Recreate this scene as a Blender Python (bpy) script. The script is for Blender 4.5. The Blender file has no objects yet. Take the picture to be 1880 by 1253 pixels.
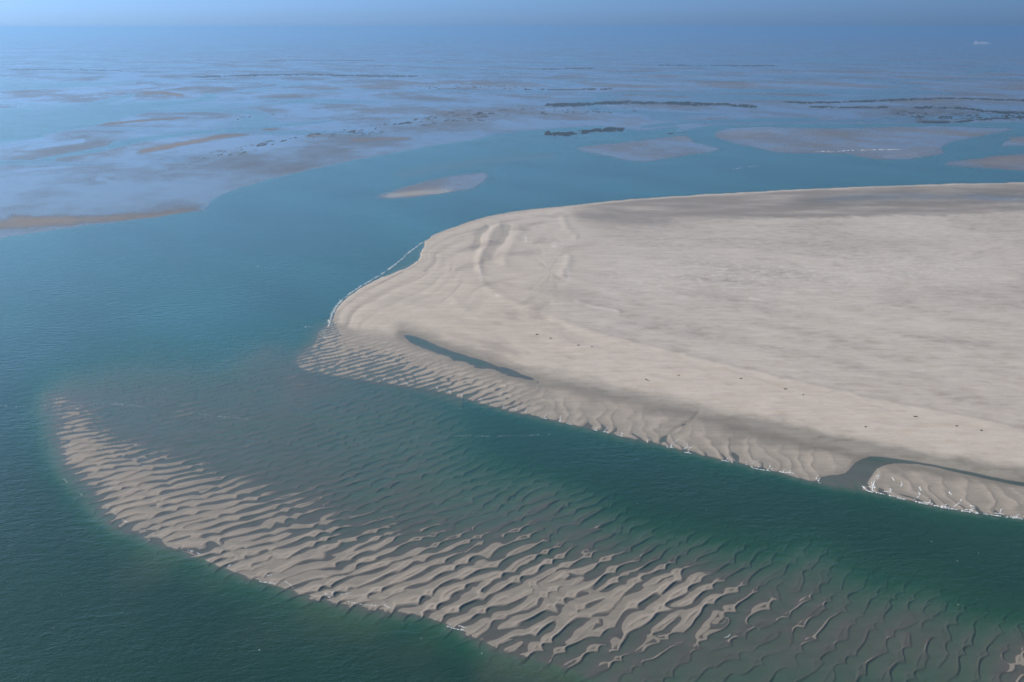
import bpy, bmesh, math, random
import numpy as np
from mathutils import Vector

# ------------------------------------------------------------------ camera, sky, sun, exposure
sc = bpy.context.scene
CAM_H = 250.0
FPX = 1828.0
PITCH = math.atan(576.5 / FPX)
cam_d = bpy.data.cameras.new("camera"); cam = bpy.data.objects.new("camera", cam_d)
sc.collection.objects.link(cam); sc.camera = cam
cam.location = (0, 0, CAM_H)
cam.rotation_euler = (math.pi / 2 - PITCH, 0, 0)
cam_d.sensor_width = 36.0
cam_d.lens = FPX / 1880.0 * 36.0
cam_d.clip_start = 1.0
cam_d.clip_end = 400000.0

SUN_EL = math.radians(31)
SUN_AZ = math.radians(-66)          # from +Y, negative = towards -X (left of the view)
world = bpy.data.worlds.new("World"); sc.world = world; world.use_nodes = True
wn, wl = world.node_tree.nodes, world.node_tree.links
wn.clear()
wo = wn.new("ShaderNodeOutputWorld"); bg = wn.new("ShaderNodeBackground")
sky = wn.new("ShaderNodeTexSky"); sky.sky_type = 'NISHITA'; sky.sun_disc = False
sky.sun_elevation = SUN_EL; sky.sun_rotation = SUN_AZ
sky.altitude = 200; sky.air_density = 1.0; sky.dust_density = 0.6; sky.ozone_density = 3.0
tint = wn.new("ShaderNodeMix"); tint.data_type = 'RGBA'; tint.blend_type = 'MULTIPLY'
tint.inputs[0].default_value = 1.0
tcw = wn.new("ShaderNodeTexCoord"); sxyz = wn.new("ShaderNodeSeparateXYZ"); wl.new(tcw.outputs['Generated'], sxyz.inputs[0])
band = wn.new("ShaderNodeMapRange"); band.interpolation_type = 'SMOOTHSTEP'; wl.new(sxyz.outputs[2], band.inputs[0])
band.inputs[1].default_value = 0.0; band.inputs[2].default_value = 0.22
tcol = wn.new("ShaderNodeMix"); tcol.data_type = 'RGBA'; wl.new(band.outputs[0], tcol.inputs[0])
tcol.inputs[6].default_value = (0.36, 0.66, 1.50, 1)      # hazy blue band low over the sea
tcol.inputs[7].default_value = (0.84, 1.0, 1.02, 1)
side = wn.new("ShaderNodeMapRange"); wl.new(sxyz.outputs[0], side.inputs[0])
side.inputs[1].default_value = -0.5; side.inputs[2].default_value = 0.5; side.inputs[3].default_value = 1.08; side.inputs[4].default_value = 0.66
vm = wn.new("ShaderNodeVectorMath"); vm.operation = 'SCALE'; wl.new(tcol.outputs[2], vm.inputs[0]); wl.new(side.outputs[0], vm.inputs[3])
wl.new(vm.outputs[0], tint.inputs[7])
wl.new(sky.outputs[0], tint.inputs[6]); wl.new(tint.outputs[2], bg.inputs[0])
bg.inputs[1].default_value = 0.085
wl.new(bg.outputs[0], wo.inputs[0])

sun_d = bpy.data.lights.new("sun", 'SUN'); sun = bpy.data.objects.new("sun", sun_d)
sc.collection.objects.link(sun)
sun_d.energy = 4.3; sun_d.angle = math.radians(0.5); sun_d.color = (1.0, 0.925, 0.82)
sdir = Vector((math.sin(SUN_AZ) * math.cos(SUN_EL), math.cos(SUN_AZ) * math.cos(SUN_EL), math.sin(SUN_EL)))
sun.rotation_euler = sdir.to_track_quat('Z', 'Y').to_euler()
sun.location = (0, 0, 500)

sc.view_settings.view_transform = 'Standard'; sc.view_settings.look = 'None'
sc.view_settings.exposure = 0.50; sc.view_settings.gamma = 1.0
sc.render.engine = 'CYCLES'
sc.cycles.max_bounces = 6; sc.cycles.transparent_max_bounces = 8
sc.cycles.volume_bounces = 1
sc.cycles.use_denoising = True
HAZE_DENSITY = 8.0e-5
HAZE_COLOR = (0.27, 0.49, 0.78)

rng = np.random.RandomState(7)
random.seed(7)

# ------------------------------------------------------------------ helpers: survey points on the ground
CP, SP = math.cos(PITCH), math.sin(PITCH)
def ground(u, v):
    """survey coordinates (u, v) -> metres on the plane z = 0"""
    u = np.asarray(u, float); v = np.asarray(v, float)
    a = (u - 940.0) / FPX; b = (626.5 - v) / FPX
    dz = -SP + b * CP; dy = CP + b * SP
    t = -CAM_H / dz
    return a * t, dy * t

def perlin(x, y, seed=0):
    r = np.random.RandomState(seed); perm = r.permutation(1024).astype(np.int32)
    ang = r.rand(1024) * 2 * np.pi
    gx, gy = np.cos(ang).astype(np.float32), np.sin(ang).astype(np.float32)
    xi = np.floor(x).astype(np.int64); yi = np.floor(y).astype(np.int64)
    xf = (x - xi).astype(np.float32); yf = (y - yi).astype(np.float32)
    sx = xf * xf * xf * (xf * (xf * 6 - 15) + 10); sy = yf * yf * yf * (yf * (yf * 6 - 15) + 10)
    def g(ix, iy, dx, dy):
        h = perm[(perm[ix & 1023] + iy) & 1023]
        return gx[h] * dx + gy[h] * dy
    a = g(xi, yi, xf, yf); b = g(xi + 1, yi, xf - 1, yf)
    c = g(xi, yi + 1, xf, yf - 1); d = g(xi + 1, yi + 1, xf - 1, yf - 1)
    return ((a + (b - a) * sx) * (1 - sy) + (c + (d - c) * sx) * sy) * 1.4

def fbm(x, y, octv=4, seed=0, gain=0.5):
    s = 0; amp = 1.0; n = 0
    for k in range(octv):
        s = s + amp * perlin(x * 2 ** k + 17.3 * k, y * 2 ** k - 9.1 * k, seed + k); n += amp; amp *= gain
    return s / n

def sstep(a, b, x):
    t = np.clip((x - a) / (b - a), 0, 1); return t * t * (3 - 2 * t)

def catmull(pts, closed, n=4):
    pts = [np.array(p, float) for p in pts]; out = []; N = len(pts)
    rngi = range(N if closed else N - 1)
    for i in rngi:
        p1, p2 = pts[i], pts[(i + 1) % N]
        p0 = pts[i - 1] if (closed or i > 0) else 2 * p1 - p2
        p3 = pts[(i + 2) % N] if (closed or i + 2 < N) else 2 * p2 - p1
        for k in range(n):
            t = k / n
            out.append(0.5 * (2 * p1 + (p2 - p0) * t + (2 * p0 - 5 * p1 + 4 * p2 - p3) * t * t + (3 * p1 - p0 - 3 * p2 + p3) * t ** 3))
    if not closed: out.append(pts[-1])
    return np.array(out)

# ------------------------------------------------------------------ survey grid
def axis(segs):
    out = []
    for a, b, s in segs: out.append(np.arange(a, b, s))
    return np.concatenate(out + [np.array([segs[-1][1]])])
us = np.concatenate([[-6000, -4200, -3000, -2200, -1600, -1200, -900], axis([(-720, -120, 8), (-120, -10, 3), (-10, 1890, 1.6), (1890, 2000, 3), (2000, 2620, 8)]),
                     [2800, 3100, 3500, 4200, 5200, 7500]])
vs = np.concatenate([axis([(57.5, 130, 1.0), (130, 700, 1.4), (700, 860, 1.4), (860, 1262, 1.15), (1262, 1400, 5)]), [1450, 1550, 1700, 2000, 2600, 3600, 5000]])
NU, NV = len(us), len(vs)
U, V = np.meshgrid(us, vs)
X, Y = ground(U, V)
# a gentle wobble for the survey coordinates used for outlines, so that no shoreline is ruled
WU = U + 5 * fbm(X / 60, Y / 60, 3, 91); WV = V + np.clip((V - 60) / 500, 0.02, 1) * 3.5 * fbm(X / 45, Y / 45, 3, 95)

RAG = np.where(Y < 1500, fbm(X / 16, Y / 26, 4, 97), fbm(X / 130, Y / 260, 4, 98))
def bbox_mask(P, m):
    lo = P.min(0) - m; hi = P.max(0) + m
    return (U >= lo[0] - 8) & (U <= hi[0] + 8) & (V >= lo[1] - 8) & (V <= hi[1] + 8)

def dist_line(pts, m=60, n=4, closed=False, smooth=True, q=1.0):
    """distance (survey units, rows stretched by q) to a line; also the 0..1 position along it"""
    P = catmull(pts, closed, n) if smooth else np.array(pts, float)
    if closed: P = np.vstack([P, P[:1]])
    mask = bbox_mask(P, m)
    px, py = WU[mask].astype(np.float32), (WV[mask] * q).astype(np.float32)
    best = np.full(px.shape, (m + 1.0) ** 2, np.float32); tt = np.zeros(px.shape, np.float32)
    M = len(P) - 1
    for i in range(M):
        ax, ay = P[i][0], P[i][1] * q; bx, by = P[i + 1][0] - ax, P[i + 1][1] * q - ay
        L2 = bx * bx + by * by + 1e-9
        t = np.clip(((px - ax) * bx + (py - ay) * by) / L2, 0, 1)
        d = (px - ax - t * bx) ** 2 + (py - ay - t * by) ** 2
        w = d < best
        best = np.where(w, d, best); tt = np.where(w, (i + t) / M, tt)
    D = np.full(U.shape, m + 1.0, np.float32); T = np.zeros(U.shape, np.float32)
    D[mask] = np.sqrt(best); T[mask] = tt
    return D, T

def inside(pts, n=4, closed_smooth=True):
    P = catmull(pts, True, n) if closed_smooth else np.array(pts, float)
    mask = bbox_mask(P, 6)
    px, py = WU[mask], WV[mask]; c = np.zeros(px.shape, bool)
    j = len(P) - 1
    for i in range(len(P)):
        xi, yi, xj, yj = P[i][0], P[i][1], P[j][0], P[j][1]
        if yi != yj:
            c ^= ((yi > py) != (yj > py)) & (px < (xj - xi) * (py - yi) / (yj - yi) + xi)
        j = i
    I = np.zeros(U.shape, bool); I[mask] = c
    return I

def sdf(pts, m=60, n=4, q=1.0, smooth=True):
    """signed distance, positive inside"""
    D, _ = dist_line(pts, m, n, True, smooth, q); I = inside(pts, n, smooth)
    return np.where(I, D, -D)

def stroke(pts, w, m=None, q=1.0, taper=True):
    """soft band along a line, w = half width at the 1/e level"""
    D, T = dist_line(pts, m or w * 3, 4, False, True, q)
    D = D * (1 + 0.55 * RAG)
    s = np.exp(-(D / w) ** 2); s[D > (m or w * 3)] = 0
    if taper: s = s * sstep(0, .12, T) * sstep(0, .12, 1 - T)
    return s

# ------------------------------------------------------------------ bed level: outlines
BANK = [(2900, 318), (2200, 327), (1880, 335), (1700, 339), (1500, 347), (1300, 357), (1150, 367), (1060, 376), (1000, 382), (920, 393), (860, 408), (810, 427),
        (784, 441), (770, 455), (769, 470), (758, 482), (735, 493), (700, 509), (665, 527), (635, 549), (617, 570), (608, 592), (588, 612), (572, 635),
        (545, 660), (560, 680), (600, 688), (650, 695), (700, 701), (760, 710), (820, 722), (880, 738), (940, 755), (1000, 768), (1060, 781), (1130, 797), (1200, 813),
        (1270, 831), (1350, 848), (1420, 864), (1480, 880), (1530, 892), (1600, 903), (1680, 920), (1760, 935), (1880, 951), (2200, 1000), (2900, 1110)]
BEACH = [(595, 585), (640, 600), (700, 607), (750, 620), (800, 643), (860, 663), (930, 682), (1000, 700), (1080, 716), (1180, 738), (1300, 764), (1420, 795),
         (1550, 828), (1700, 858), (1880, 886), (2200, 930), (2900, 1020)]
SWEDGE = [(95, 700), (72, 745), (70, 790), (82, 840), (105, 880), (140, 915), (200, 955), (270, 988), (340, 1012), (400, 1037), (480, 1068), (560, 1092), (620, 1108),
          (700, 1120), (780, 1132), (850, 1158), (900, 1185), (980, 1208), (1060, 1232), (1150, 1270), (1300, 1350), (1700, 1560), (2600, 1900)]
SHOALPOLY = SWEDGE + [(2900, 1300), (2400, 1180), (1880, 1100), (1700, 1050), (1500, 990), (1200, 900), (1000, 830), (800, 740), (600, 640), (400, 620), (200, 650)]

lev = [(-300, 500, -3.5), (0, 500, -3.5), (0, 700, -3.4), (20, 850, -3.4), (0, 1000, -4), (100, 1000, -4), (0, 1250, -4), (150, 1150, -4), (200, 935, -.0), (300, 980, 0), (400, 1025, .03), (500, 1062, .08), (600, 1092, .1), (700, 1112, .1), (800, 1128, .05), (860, 1150, 0), (950, 1180, -.12),
       (1060, 1215, -.32), (1200, 1240, -.6), (1400, 1250, -.9), (1700, 1250, -1.2), (350, 1150, -.5), (500, 1250, -.5), (700, 1250, -.4), (300, 540, -3), (100, 620, -2.8), (450, 580, -2.6), (550, 590, -2.0), (110, 790, -.25), (130, 850, -.08), (200, 900, -.02), (300, 950, 0), (400, 990, 0.02),
       (500, 1030, .05), (600, 1060, .08), (700, 1090, .10), (850, 1110, .04), (1000, 1090, .02), (1150, 1090, .05), (1250, 1060, -.02), (1300, 1120, -.12), (1000, 1160, -.05),
       (1150, 1180, -.25), (1400, 1150, -.32), (1500, 1100, -.42), (1600, 1200, -.5), (1800, 1230, -.75), (1880, 1150, -1.3), (200, 760, -.6), (90, 730, -.7), (150, 720, -.6), (200, 730, -.5), (130, 770, -.22), (220, 820, -.22), (300, 800, -.45),
       (400, 850, -.38), (300, 880, -.05), (400, 920, -.05), (500, 960, -.08), (600, 960, -.25), (700, 960, -.35), (700, 1010, -.05), (850, 960, -.65), (850, 1030, -.05),
       (1000, 1000, -.4), (1000, 1050, -.05), (1100, 960, -1.1), (1150, 1020, -.5), (1300, 1020, -.9), (1300, 950, -2.0), (1500, 1030, -1.3), (1700, 1110, -1.1),
       (500, 800, -.7), (600, 750, -.8), (700, 800, -1.1), (600, 850, -.65), (800, 870, -1.1), (400, 720, -.85), (500, 690, -.8), (300, 690, -1.1), (600, 710, -.5), (490, 650, -.9), (540, 690, -.35), (800, 760, -1.6),
       (700, 735, -1.0), (1000, 830, -2.4), (1000, 890, -1.7), (1200, 880, -2.9), (1400, 920, -3.3), (1600, 970, -3.5), (1800, 1010, -3.7), (1880, 1070, -3.5), (2300, 1100, -3.5),
       (2300, 1300, -1.5), (1300, 1300, -1.5), (1800, 1400, -1.5), (900, 1320, -.6), (0, 1500, -4), (1000, 600, -3), (1500, 700, -3), (1880, 800, -3.2), (800, 400, -3), (400, 430, -3.2), (0, 440, -3), (1500, 320, -3)]
lev = np.array(lev, float)
_l = lev[:, 2]; lev[:, 2] = np.where(_l > -0.31, _l * 0.7 + 0.13, np.where(_l > -1.9, _l * 0.45 - 0.02, _l))
def tps(P, Z, x, y, s=400.0):
    P = P / s; n = len(P)
    def k(r2): return np.where(r2 > 0, r2 * np.log(r2 + 1e-12), 0)
    A = np.zeros((n + 3, n + 3)); r2 = ((P[:, None] - P[None]) ** 2).sum(-1)
    A[:n, :n] = k(r2) + np.eye(n) * 2e-3; A[:n, n] = 1; A[:n, n + 1:] = P; A[n, :n] = 1; A[n + 1:, :n] = P.T
    w = np.linalg.solve(A, np.concatenate([Z, np.zeros(3)]))
    x = (x / s).astype(np.float32); y = (y / s).astype(np.float32); o = w[n] + w[n + 1] * x + w[n + 2] * y
    for i in range(n):
        r2 = (x - P[i, 0]) ** 2 + (y - P[i, 1]) ** 2
        o = o + w[i] * r2 * np.log(r2 + 1e-9)
    return o
near_rows = vs > 300
Z = np.full(U.shape, -3.0)
Z[near_rows] = np.clip(tps(lev[:, :2], lev[:, 2], np.clip(WU[near_rows], -300, 2400), np.clip(WV[near_rows], 300, 1500)), -4.2, 0.26)
Z = Z + 0.25 * fbm(X / 90, Y / 90, 3, 3) * sstep(0.3, 2, -Z)

shoal = sdf(SHOALPOLY, 130, 2)
dSW, tSW = dist_line(SWEDGE, 200, 3)
_sw = np.array(catmull(SWEDGE[3:], False, 4)); _o = np.argsort(_sw[:, 0])
outSW = (shoal < 0) & (((V > np.interp(U, _sw[_o, 0], _sw[_o, 1]) - 25) & (U > 60)) | ((U <= 100) & (V > 700)))
rag = dSW + 16 * fbm(X / 22, Y / 22, 3, 21)
Z = np.where(outSW, np.minimum(Z, -0.05 - 3.9 * (1 - np.exp(-np.clip(rag, 0, 999) / 60))), Z)

# sand waves: a curved carrier phase plus band-limited complex noise, which gives forks and scallops
def cnoise(L1, L2, th, seed, n=1024, step=1.3, dc=0.0):
    r = np.random.RandomState(seed); F = np.fft.fft2(r.randn(n, n) + 1j * r.randn(n, n))
    k = np.fft.fftfreq(n, step) * 2 * np.pi; kx, ky = np.meshgrid(k, k)
    a = kx * math.cos(th) + ky * math.sin(th); b = -kx * math.sin(th) + ky * math.cos(th)
    f = np.fft.ifft2(F * np.exp(-0.5 * ((a * L1) ** 2 + (b * L2) ** 2)))
    f = f / np.sqrt((abs(f) ** 2).mean()) + dc
    return f.astype(np.complex64), step
def sample(fs, x, y):
    f, step = fs; n = f.shape[0]; gx = x / step; gy = y / step
    ix = np.floor(gx).astype(np.int64); iy = np.floor(gy).astype(np.int64); fx = (gx - ix).astype(np.float32); fy = (gy - iy).astype(np.float32)
    i0, i1, j0, j1 = ix % n, (ix + 1) % n, iy % n, (iy + 1) % n
    return (f[j0, i0] * (1 - fx) + f[j0, i1] * fx) * (1 - fy) + (f[j1, i0] * (1 - fx) + f[j1, i1] * fx) * fy
def carrier(samples):
    A = []; B = []
    for (u, v, deg, wl_) in samples:
        x, y = ground(u, v); K = 2 * math.pi / wl_; th = math.radians(deg)
        A.append([1, 0, x, y, 0]); B.append(K * math.sin(th)); A.append([0, 1, 0, x, y]); B.append(-K * math.cos(th))
    q = np.linalg.lstsq(np.array(A, float), np.array(B, float), rcond=None)[0]
    return q   # k = (q0 + q2 x + q3 y, q1 + q3 x + q4 y)
q = carrier([(150, 850, 33, 7.6), (300, 850, 34, 8.4), (500, 1000, 38, 7.4), (400, 760, 32, 9.5), (640, 650, 32, 10.0), (850, 1080, 42, 8.0), (900, 950, 40, 8.4),
             (1200, 1100, 50, 8.2), (1500, 1120, 58, 9.2), (1800, 1200, 63, 10.5)])
near = (Y < 1150) & (Y > 100) & (abs(X) < 700)
xn, yn = X[near], Y[near]
ph = q[0] * xn + q[1] * yn + 0.5 * q[2] * xn ** 2 + q[3] * xn * yn + 0.5 * q[4] * yn ** 2
th = math.radians(40)
base = sample(cnoise(6.0, 5.0, th, 5, step=1.0, dc=0.55), xn, yn)
ph = ph + np.angle(base) + 1.2 * fbm(xn / 20, yn / 20, 2, 31)
# scallops along the crests
bq = xn * math.cos(th) + yn * math.sin(th); aq = -xn * math.sin(th) + yn * math.cos(th)
scal = np.sqrt(np.sin(bq / 5.4 + 3.2 * fbm(xn / 20, yn / 20, 1, 44) + (np.floor(ph / (2 * np.pi) + .5) + sstep(0.35, 0.65, (ph / (2 * np.pi) + .5) % 1.0) * 0) * 1.7) ** 2 + 0.02)
ph = ph + 2.2 * scal ** 0.8
t = (ph / (2 * np.pi)) % 1.0
rise = 0.915
prof = np.where(t < rise, (t / rise) ** 1.35, np.clip(1 - (t - rise) / (1 - rise), 0, 1) ** 1.0)
amp_m = (0.6 + 0.4 * np.clip(abs(base), 0, 1.3)) * (0.6 + 0.52 * scal)
dune = np.zeros(U.shape); dune[near] = (prof - 0.5) * amp_m
moist = np.zeros(U.shape); moist[near] = 1 - sstep(0.22, 0.66, t + 0.10 * fbm(xn / 4, yn / 4, 2, 33)) + sstep(rise, 1, t)

amp = 0.50 * sstep(-60, 10, shoal) * sstep(380, 900, U + 0.4 * (V - 800)) + 0.44 * sstep(-60, 10, shoal) * (1 - sstep(380, 900, U + 0.4 * (V - 800)))
amp *= (1 + 0.45 * sstep(-0.15, -0.5, Z)) * (sstep(-3.4, -1.0, Z) * 0.8 + 0.2) * (1 - 0.28 * sstep(1150, 1550, U))
amp *= (1 - 0.35 * sstep(1150, 1240, V) * sstep(800, 1000, U) * (1 - sstep(1200, 1500, U)))
amp = np.where(near, amp, 0)
patch = fbm(X / 34, Y / 34, 3, 180)
shoal_z = Z + dune * amp * (1 + 0.8 * patch) + 0.14 * fbm(X / 24, Y / 40, 2, 181) * sstep(-60, 10, shoal)

# the big sandbank
bank = sdf(BANK, 220, 3)
dB, tB = dist_line(BEACH, 220, 3)
low = (V > np.interp(U, [p[0] for p in BEACH], [p[1] for p in BEACH]))   # seaward of the beach foot
upper = (V < np.interp(U, [600, 700, 800, 1000, 1880, 2900], [585, 520, 470, 440, 430, 420]))
bin_ = np.clip(bank, 0, 300)
edge_w = np.where(upper, 5.0, 9.0)
dry_z = 0.02 + 0.45 * (1 - np.exp(-bin_ / np.where(upper, 4.0, 14.0))) + 0.7 * sstep(10, 120, bin_) * (~upper) + 0.10 * fbm(X / 40, Y / 40, 4, 50)
dry_z += 0.25 * sstep(-30, 60, np.where(low, -dB, dB)) - 0.1
by = np.interp(U, [p[0] for p in BEACH], [p[1] for p in BEACH]); lowS = sstep(-8, 10, V - by + 5 * RAG)
rip = low & (bank > -40)
gap = np.clip(bank, -60, 200) / (np.clip(bank, 1, 200) + dB + 4)                 # 0 at the waterline, 1 at the beach foot
lobe_ph = (xn * 0.97 - yn * 0.22) / 11.0 + 1.5 * fbm(xn / 24, yn / 36, 3, 61) + 0.9 * np.clip(gap[near], 0, 1)
lt = lobe_ph % 1.0; lobe = np.zeros(U.shape); lobe[near] = np.where(lt < 0.8, (lt / 0.8) ** 1.2, (1 - lt) / 0.2)
lobe_zone = sstep(880, 1050, U)
rz = 0.03 + 0.17 * np.clip(gap, -1, 1) + 0.04 * sstep(0, .3, gap) - 0.10 * sstep(900, 700, U) * sstep(.75, .3, gap) + 0.05 * fbm(X / 25, Y / 35, 2, 220)
ripple_z = rz + dune * 0.50 * (1 - 0.8 * sstep(.35, .85, gap)) * (1 - lobe_zone) * sstep(640, 780, 1300 - 0.2 * U + 0 * V) + ((lobe - 0.5) * (0.20 * np.clip(1 - gap, 0, 1) ** 1.5 + 0.05) * (0.25 + 1.7 * np.clip(0.45 + fbm(X / 38, Y / 60, 3, 210), 0, 1)) + 0.05) * lobe_zone + 0.05 * RAG
bank_z = np.where(low, ripple_z * (1 - sstep(0.75, 1, gap)) + (0.3) * sstep(0.75, 1, gap), dry_z)
bank_z = np.where(low, bank_z, np.minimum(dry_z, 0.3 + 0.02 * dB))
outb = np.clip(-bank, 0, 300)
drop = np.where(upper, 2.8 * (1 - np.exp(-outb / 5.0)), 3.0 * (1 - np.exp(-outb / np.where(U > 850, 22.0, 60.0))))
bank_z = np.where(bank > 0, bank_z, np.where(low, ripple_z, 0.0) - drop)
bank_z = np.where(bank > -215, bank_z, -9)
near_spit = (U < 900) & (V > 590)
Z = np.maximum(shoal_z, bank_z)
Z = np.where((bank > 0), bank_z, Z)


POND = [(722, 608), (760, 622), (800, 638), (860, 661), (920, 679), (975, 695), (1020, 706)]
pond = stroke(POND, 9.5, 34) + 0.6 * stroke([(740, 618), (790, 634), (850, 655), (900, 672)], 9, 30); Z = Z - 0.39 * pond * (bank > 0)
POOL = [(1497, 886), (1520, 872), (1553, 868), (1570, 852), (1590, 840), (1625, 837), (1700, 849), (1790, 868), (1900, 889), (2200, 940), (2200, 950), (1900, 897),
        (1790, 876), (1700, 858), (1640, 853), (1612, 862), (1598, 885), (1580, 899), (1530, 893)]
pool = sdf(POOL, 20, 3); Z = np.where(pool > -6, np.minimum(Z, 0.12) * sstep(-9, 5, pool) + Z * (1 - sstep(-9, 5, pool)) - 0.20 * sstep(-8, 6, pool) - 0.05 * RAG * sstep(-3, 3, pool), Z)
LAG = [(776, 446), (771, 456), (770, 470), (757, 484), (735, 494), (704, 506), (725, 487), (750, 466)]
# creek cut through the ripple apron
lagd = sdf(LAG, 10, 2); Z = np.where(lagd > -3, np.maximum(np.minimum(Z, -0.25), -0.45), Z)
creek = stroke([(1285, 757), (1270, 772), (1245, 785), (1225, 800), (1212, 812)], 3.5, 12, taper=False); Z = Z - 0.2 * creek
Z = Z - 0.22 * stroke([(1600, 842), (1640, 845), (1700, 853), (1790, 871), (1880, 888), (2100, 925)], 4.5, 14, taper=False) * (bank > 0)
wet_extra = np.zeros(U.shape)
wet_extra += 0.95 * stroke([(740, 612), (860, 655), (960, 690), (1040, 706), (1150, 730), (1260, 755), (1400, 790), (1560, 825), (1700, 855), (1900, 884)], 15, 45, taper=False)
wet_extra += 0.9 * stroke([(1350, 780), (1450, 800), (1560, 822), (1700, 850), (1880, 878)], 16, 48, taper=False)
wet_extra += 0.0 * stroke([(1000, 398), (1150, 378), (1300, 374), (1500, 372), (1700, 372), (1900, 372), (2600, 372)], 16, 45)
wet_extra += 0.5 * stroke([(1430, 372), (1600, 366), (1750, 362), (2100, 360)], 12, 34)
wet_extra += 0.35 * stroke([(1050, 395), (1130, 405), (1250, 412)], 8, 26)
Z = Z - 0.22 * stroke([(1500, 366), (1600, 362), (1750, 362), (1900, 368), (2200, 372)], 6, 18) * (bank > 0)

# low ridges, swales and wash-over fans on the dry bank (height in m, half width)
for pts, w, h in [(p_, w_, h_ * 1.7) for p_, w_, h_ in [([(925, 412), (905, 425), (893, 450), (882, 480), (880, 510)], 7, 0.55), ([(935, 408), (928, 430), (912, 455), (900, 480)], 8, -0.45),
                  ([(900, 412), (882, 428), (876, 445), (868, 465)], 6, -0.5), ([(960, 415), (945, 440), (930, 470), (925, 495)], 9, 0.35),
                  ([(1030, 395), (1040, 420), (1065, 440)], 6, 0.35), ([(1050, 470), (1040, 490), (1030, 515)], 8, 0.35),
                  ([(880, 510), (900, 535), (960, 565), (1050, 600), (1150, 628), (1300, 665), (1450, 700), (1600, 735), (1750, 765), (1900, 795)], 6, 0.35),
                  ([(820, 530), (850, 570), (950, 610), (1080, 640), (1200, 670), (1400, 715), (1600, 755), (1900, 815)], 8, 0.2),
                  ([(1050, 555), (1100, 568), (1145, 577)], 3, 0.3), ([(1000, 395), (1100, 392), (1200, 405)], 5, 0.3)]]:
    Z = Z + h * stroke(pts, w, w * 3) * (bank > 8)


# ---- tidal flats beyond the channel
FAR = [(-6500, 640), (-700, 466), (0, 438), (60, 428), (150, 415), (260, 402), (330, 392), (376, 384), (386, 370), (405, 357), (445, 343), (500, 328), (570, 311), (640, 296), (720, 281),
       (800, 266), (880, 255), (950, 249), (1010, 255), (1080, 256), (1150, 252), (1200, 245), (1260, 238), (1310, 229), (1500, 227), (1700, 226), (1880, 224), (2600, 224), (8000, 230),
       (8000, 40), (-6500, 40)]
farI = inside(FAR, 1, False); dF, _ = dist_line(FAR[:-2], 60, 1, False, False)
far = np.where(farI, dF, -dF)
wx = 0.42 * X + 260 * fbm(X / 900, Y / 900, 3, 70); wy = Y + 260 * fbm(X / 900 + 5, Y / 900, 3, 73)
n1 = fbm(wx / 1500, wy / 1900, 5, 75, 0.55); n2 = fbm(wx / 420, wy / 520, 4, 79)
chan = np.abs(fbm(wx / 1100 + 3.3, wy / 1500, 3, 83)); chan2 = np.abs(fbm(wx / 480 + 3.3, wy / 560, 3, 87))
flat_z = 0.14 + 0.42 * n1 + 0.07 * n2 - 0.4 * np.exp(-(chan / 0.05) ** 2) - 0.16 * np.exp(-(chan2 / 0.03) ** 2) * sstep(0.0, 0.25, n1 + 0.1)
rows_near_far = sstep(900, 3000, Y)
flat_z = flat_z * (1 - 0.5 * sstep(6000, 10000, Y)) + 0.03
flat_z = np.clip(flat_z, -1.4, 0.5)
authored = sstep(330, 260, V) * 0 + 1
# the big left flat is mostly dry mud
left_flat = sdf([(-900, 455), (0, 432), (260, 398), (372, 380), (384, 366), (440, 340), (560, 308), (700, 280), (900, 248), (700, 244), (560, 262), (420, 290), (200, 300), (0, 310), (-900, 350)], 60, 2)
flat_z = np.where(left_flat > -20, flat_z * (1 - sstep(-15, 8, left_flat)) + (0.10 + 0.10 * n2 + 0.04 * n1) * sstep(-15, 8, left_flat), flat_z)
fz = np.where(far > 0, flat_z * sstep(0, 6, far) + 0.02 * (1 - sstep(0, 6, far)), -0.02 - 2.9 * (1 - np.exp(-np.clip(-far, 0, 99) / 9.0)))
fz = np.where(far > -58, fz, -9)
Z = np.where(bank > 0, Z, np.maximum(Z, fz))
def isle(pts, h, w, fall, Z, m=40, q=1.6):
    d = sdf(pts, m, 3, q)
    z = np.where(d > 0, 0.03 + h * sstep(0, w, d), 0.03 - 2.6 * (1 - np.exp(-np.clip(-d, 0, 99) / fall)))
    return np.where((d > -m) & (bank < 0), np.maximum(Z, z), Z), d
ISL = [(692, 362), (720, 352), (760, 340), (820, 326), (870, 320), (893, 320), (888, 333), (868, 345), (838, 351), (790, 358), (730, 364)]
DIA = [(1060, 273), (1150, 262), (1215, 254), (1258, 250), (1275, 262), (1322, 275), (1250, 286), (1183, 297), (1120, 287)]
FR1 = [(1312, 248), (1330, 238), (1400, 233), (1480, 236), (1560, 236), (1700, 232), (1800, 235), (1860, 238), (1800, 250), (1740, 263), (1728, 276), (1735, 281), (1700, 288), (1640, 294), (1590, 290), (1540, 282), (1440, 281), (1390, 272), (1330, 258)]
FR2 = [(1735, 302), (1800, 291), (1880, 283), (2300, 262), (3000, 258), (3000, 330), (2300, 325), (1880, 313)]
FR3 = [(1838, 267), (1858, 256), (1880, 251), (2200, 240), (2200, 262), (1880, 268)]
Z, dI = isle(ISL, 0.14, 20, 16, Z)
Z, dD = isle(DIA, 0.06, 10, 10, Z)
Z, dR1 = isle(FR1, 0.12, 14, 7, Z)
Z, dR2 = isle(FR2, 0.16, 14, 8, Z)
Z, dR3 = isle(FR3, 0.14, 10, 6, Z)
# shallow sand under the channel between the islands
sh = stroke([(700, 330), (800, 310), (930, 292), (1060, 285)], 26, 70, q=1.5)
Z = np.where(bank < 0, np.maximum(Z, -2.9 + 2.6 * sh), Z)
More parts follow.
